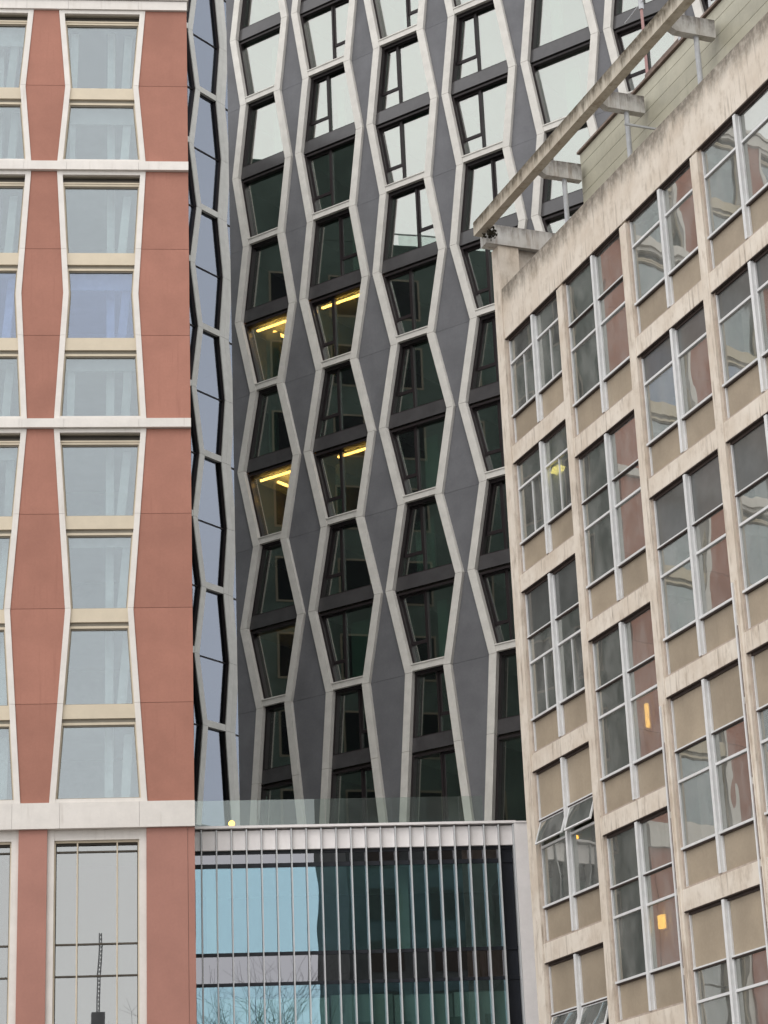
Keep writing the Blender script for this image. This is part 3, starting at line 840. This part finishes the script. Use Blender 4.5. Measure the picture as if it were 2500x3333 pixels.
# ------------------------------------------------------------------ small lit things
lt = Bld('terrace_lamp', 5.9, 63.5, -4.75, 'small glowing yellow lamp behind the glass balustrade on the podium roof', 'lamp')
def ball(b, name, c, r, mat, n_=12, m_=8):
    vv = [(c[0], c[1], c[2]+r)]; ff = []
    for j in range(1, m_):
        t = math.pi*j/m_
        for i in range(n_):
            p = 2*math.pi*i/n_; vv.append((c[0]+r*math.sin(t)*math.cos(p), c[1]+r*math.sin(t)*math.sin(p), c[2]+r*math.cos(t)))
    vv.append((c[0], c[1], c[2]-r))
    for i in range(n_): ff.append((0, 1+i, 1+(i+1) % n_))
    for j in range(m_-2):
        for i in range(n_):
            a = 1+j*n_+i; b2 = 1+j*n_+(i+1) % n_; ff.append((a, a+n_, b2+n_, b2))
    k = len(vv)-1
    for i in range(n_): ff.append((k, k-n_+(i+1) % n_, k-n_+i))
    return mk(name, b.e, vv, ff, mat, b.u0, b.k)
tube(lt, 'stem', (-4.75, .5, 15.0), (-4.75, .5, 15.23), .02, 'greymetal')
ball(lt, 'bulb', (-4.75, .5, 15.30), .09, 'bulb')
cl = Bld('ceiling_lamp', -68.272, 54.0, 9.8, 'yellow lit lamp inside the leftmost office window column, second row down', 'lamp', k=KC)
Cb_l = cl.prism('lamp_panel', [(9.36, 18.84), (9.50, 18.77), (9.85, 18.73), (9.93, 18.79), (9.78, 18.88), (9.52, 18.92)], .20, .30, 'yellow')
cl.box('lamp_housing', (9.62, 9.66), (.24, .28), (18.93, 19.29), 'greymetal')
nt = Bld('paper_notice', -68.272, 54.0, 9.7, 'white paper notice stuck inside the same office window as the yellow lamp', 'notice', k=KC)
nt.prism('sheet', [(9.44, 18.00), (9.52, 18.00), (9.70, 18.14), (9.70, 18.26), (9.44, 18.26)], Y0+.06, Y0+.065, 'paper')
wl1 = Bld('lamp_reflection', -68.272, 54.0, 12.7, 'tall narrow orange glow standing in for a wall light reflected in the second window column', 'lamp', k=KC)
wl1.box('glow_bar', (12.82, 12.88), (.18, .24), (12.25, 12.72), 'amber'); wl1.box('glow_back', (12.80, 12.90), (.245, .27), (12.22, 12.75), 'greymetal')  # glowing box behind the pane stands in for a wall light's reflection
wl2 = Bld('lamp_reflection', -68.272, 54.0, 12.6, 'square orange glow standing in for a wall light reflected low in the second window column', 'lamp', k=KC)
wl2.box('glow_square', (12.66, 12.83), (.18, .26), (8.37, 8.62), 'amber'); wl2.box('glow_back', (12.64, 12.85), (.265, .29), (8.35, 8.64), 'greymetal')  # second glowing box, likewise a wall light's reflection built as a solid

# ------------------------------------------------------------------ across the street, seen only as a reflection in the podium glass
O = Bld('opposite_block', 0, -44.0, 14.0, 'dark brick block across the street mirrored in the podium glass', 'building')
O.box('wall', (18.3, 60), (-14, 0), (0, 44), 'brick')
for i in range(8):
    for j in range(10):
        O.box('window', (20+i*5, 22.6+i*5), (.0, .06), (3+j*4, 5.4+j*4), 'slot')
O.box('roof', (18.1, 60.2), (-14.2, .2), (44.0, 44.4), 'roof')

# ------------------------------------------------------------------ winter trees and a crane behind the viewer, mirrored low in the glass
def branch_tree(name, x, y, hgt, label, seed):
    rnd = random.Random(seed)
    e = bpy.data.objects.new(name, None); COL.objects.link(e); e.location = (x, y, 0)
    e['label'] = label; e['category'] = 'tree'; e['group'] = 'street trees mirrored in the podium'
    parts = {'trunk': ([], []), 'crown': ([], [])}
    def seg(k, p, q, r0, r1):
        v, f = parts[k]; d = (q-p).normalized(); a = d.orthogonal().normalized(); c = d.cross(a); b = len(v); n_ = 5 if r0 > .04 else 3
        for pp, r in ((p, r0), (q, r1)):
            for i in range(n_):
                t = 2*math.pi*i/n_; v.append(tuple(pp+r*(a*math.cos(t)+c*math.sin(t))))
        f.extend([(b+i, b+(i+1) % n_, b+n_+(i+1) % n_, b+n_+i) for i in range(n_)])
    def grow(p, d, ln, r, lvl):
        q = p+d*ln; seg('trunk' if lvl < 2 else 'crown', p, q, r, r*.7)
        if lvl > 6: return
        for i in range(3 if lvl in (1, 2, 3) else 2):
            nd = (d+Vector((rnd.gauss(0, .5), rnd.gauss(0, .5), rnd.gauss(.12, .3)))).normalized()
            grow(q, nd, ln*rnd.uniform(.62, .88), r*.62, lvl+1)
    grow(Vector((0, 0, 0)), Vector((0, 0, 1)), hgt*.24, .22, 0)
    for k, (v, f) in parts.items(): mk(k, e, v, f, 'bark')
M['cranegrey'] = surf('hazy_crane_grey', (.22, .22, .23), .7, .1, 2, 0, 0)  # grey lightened to put the haze of distance into the crane's colour
M['bark'] = surf('bark', (.07, .06, .05), .9, .2, 3, .1, 0)
branch_tree('street_tree', 3.6, -16.0, 27, 'bare winter tree mirrored in the podium glass, nearer the red block', 3)
branch_tree('street_tree', 9.5, -18.0, 26, 'bare winter tree mirrored in the podium glass, nearer the dark half', 8)
ce = bpy.data.objects.new('tower_crane', None); COL.objects.link(ce); ce.location = (.3, -70, 0)
ce['label'] = 'thin dark crane mirrored in the tall lower window of the red block'; ce['category'] = 'crane'
def lattice(name, w, z0, z1, lean=0.):
    v, f = [], []
    def bar(p, q, r=.05):
        p, q = Vector(p), Vector(q); d = (q-p).normalized(); a = d.orthogonal().normalized(); c = d.cross(a); b = len(v)
        for pp in (p, q):
            for i in range(4): v.append(tuple(pp+r*(a*math.cos(math.pi*i/2)+c*math.sin(math.pi*i/2))))
        f.extend([(b+i, b+(i+1) % 4, b+4+(i+1) % 4, b+4+i) for i in range(4)])
    n_ = int((z1-z0)/(w*1.6)); X = lambda z: lean*(z-z0)
    cs = [(-w/2, -w/2), (w/2, -w/2), (w/2, w/2), (-w/2, w/2)]
    for cx, cy in cs: bar((cx, cy, z0), (cx+X(z1), cy, z1))
    for i in range(n_):
        za, zb = z0+(z1-z0)*i/n_, z0+(z1-z0)*(i+1)/n_
        for (c1, c2) in zip(cs, cs[1:]+cs[:1]): bar((c1[0]+X(za), c1[1], za), (c2[0]+X(zb), c2[1], zb), .03)
    return mk(name, ce, v, f, 'cranegrey')
lattice('mast', .8, 0, 25); lattice('jib', .22, 27.2, 34, .02)
mk('cab', ce, [(x, y, z) for z in (25, 27.2) for x, y in ((-.55, -.5), (.6, -.5), (.6, .5), (-.55, .5))], [(3, 2, 1, 0), (4, 5, 6, 7)]+[(i, (i+1) % 4, 4+(i+1) % 4, 4+i) for i in range(4)], 'cranegrey')
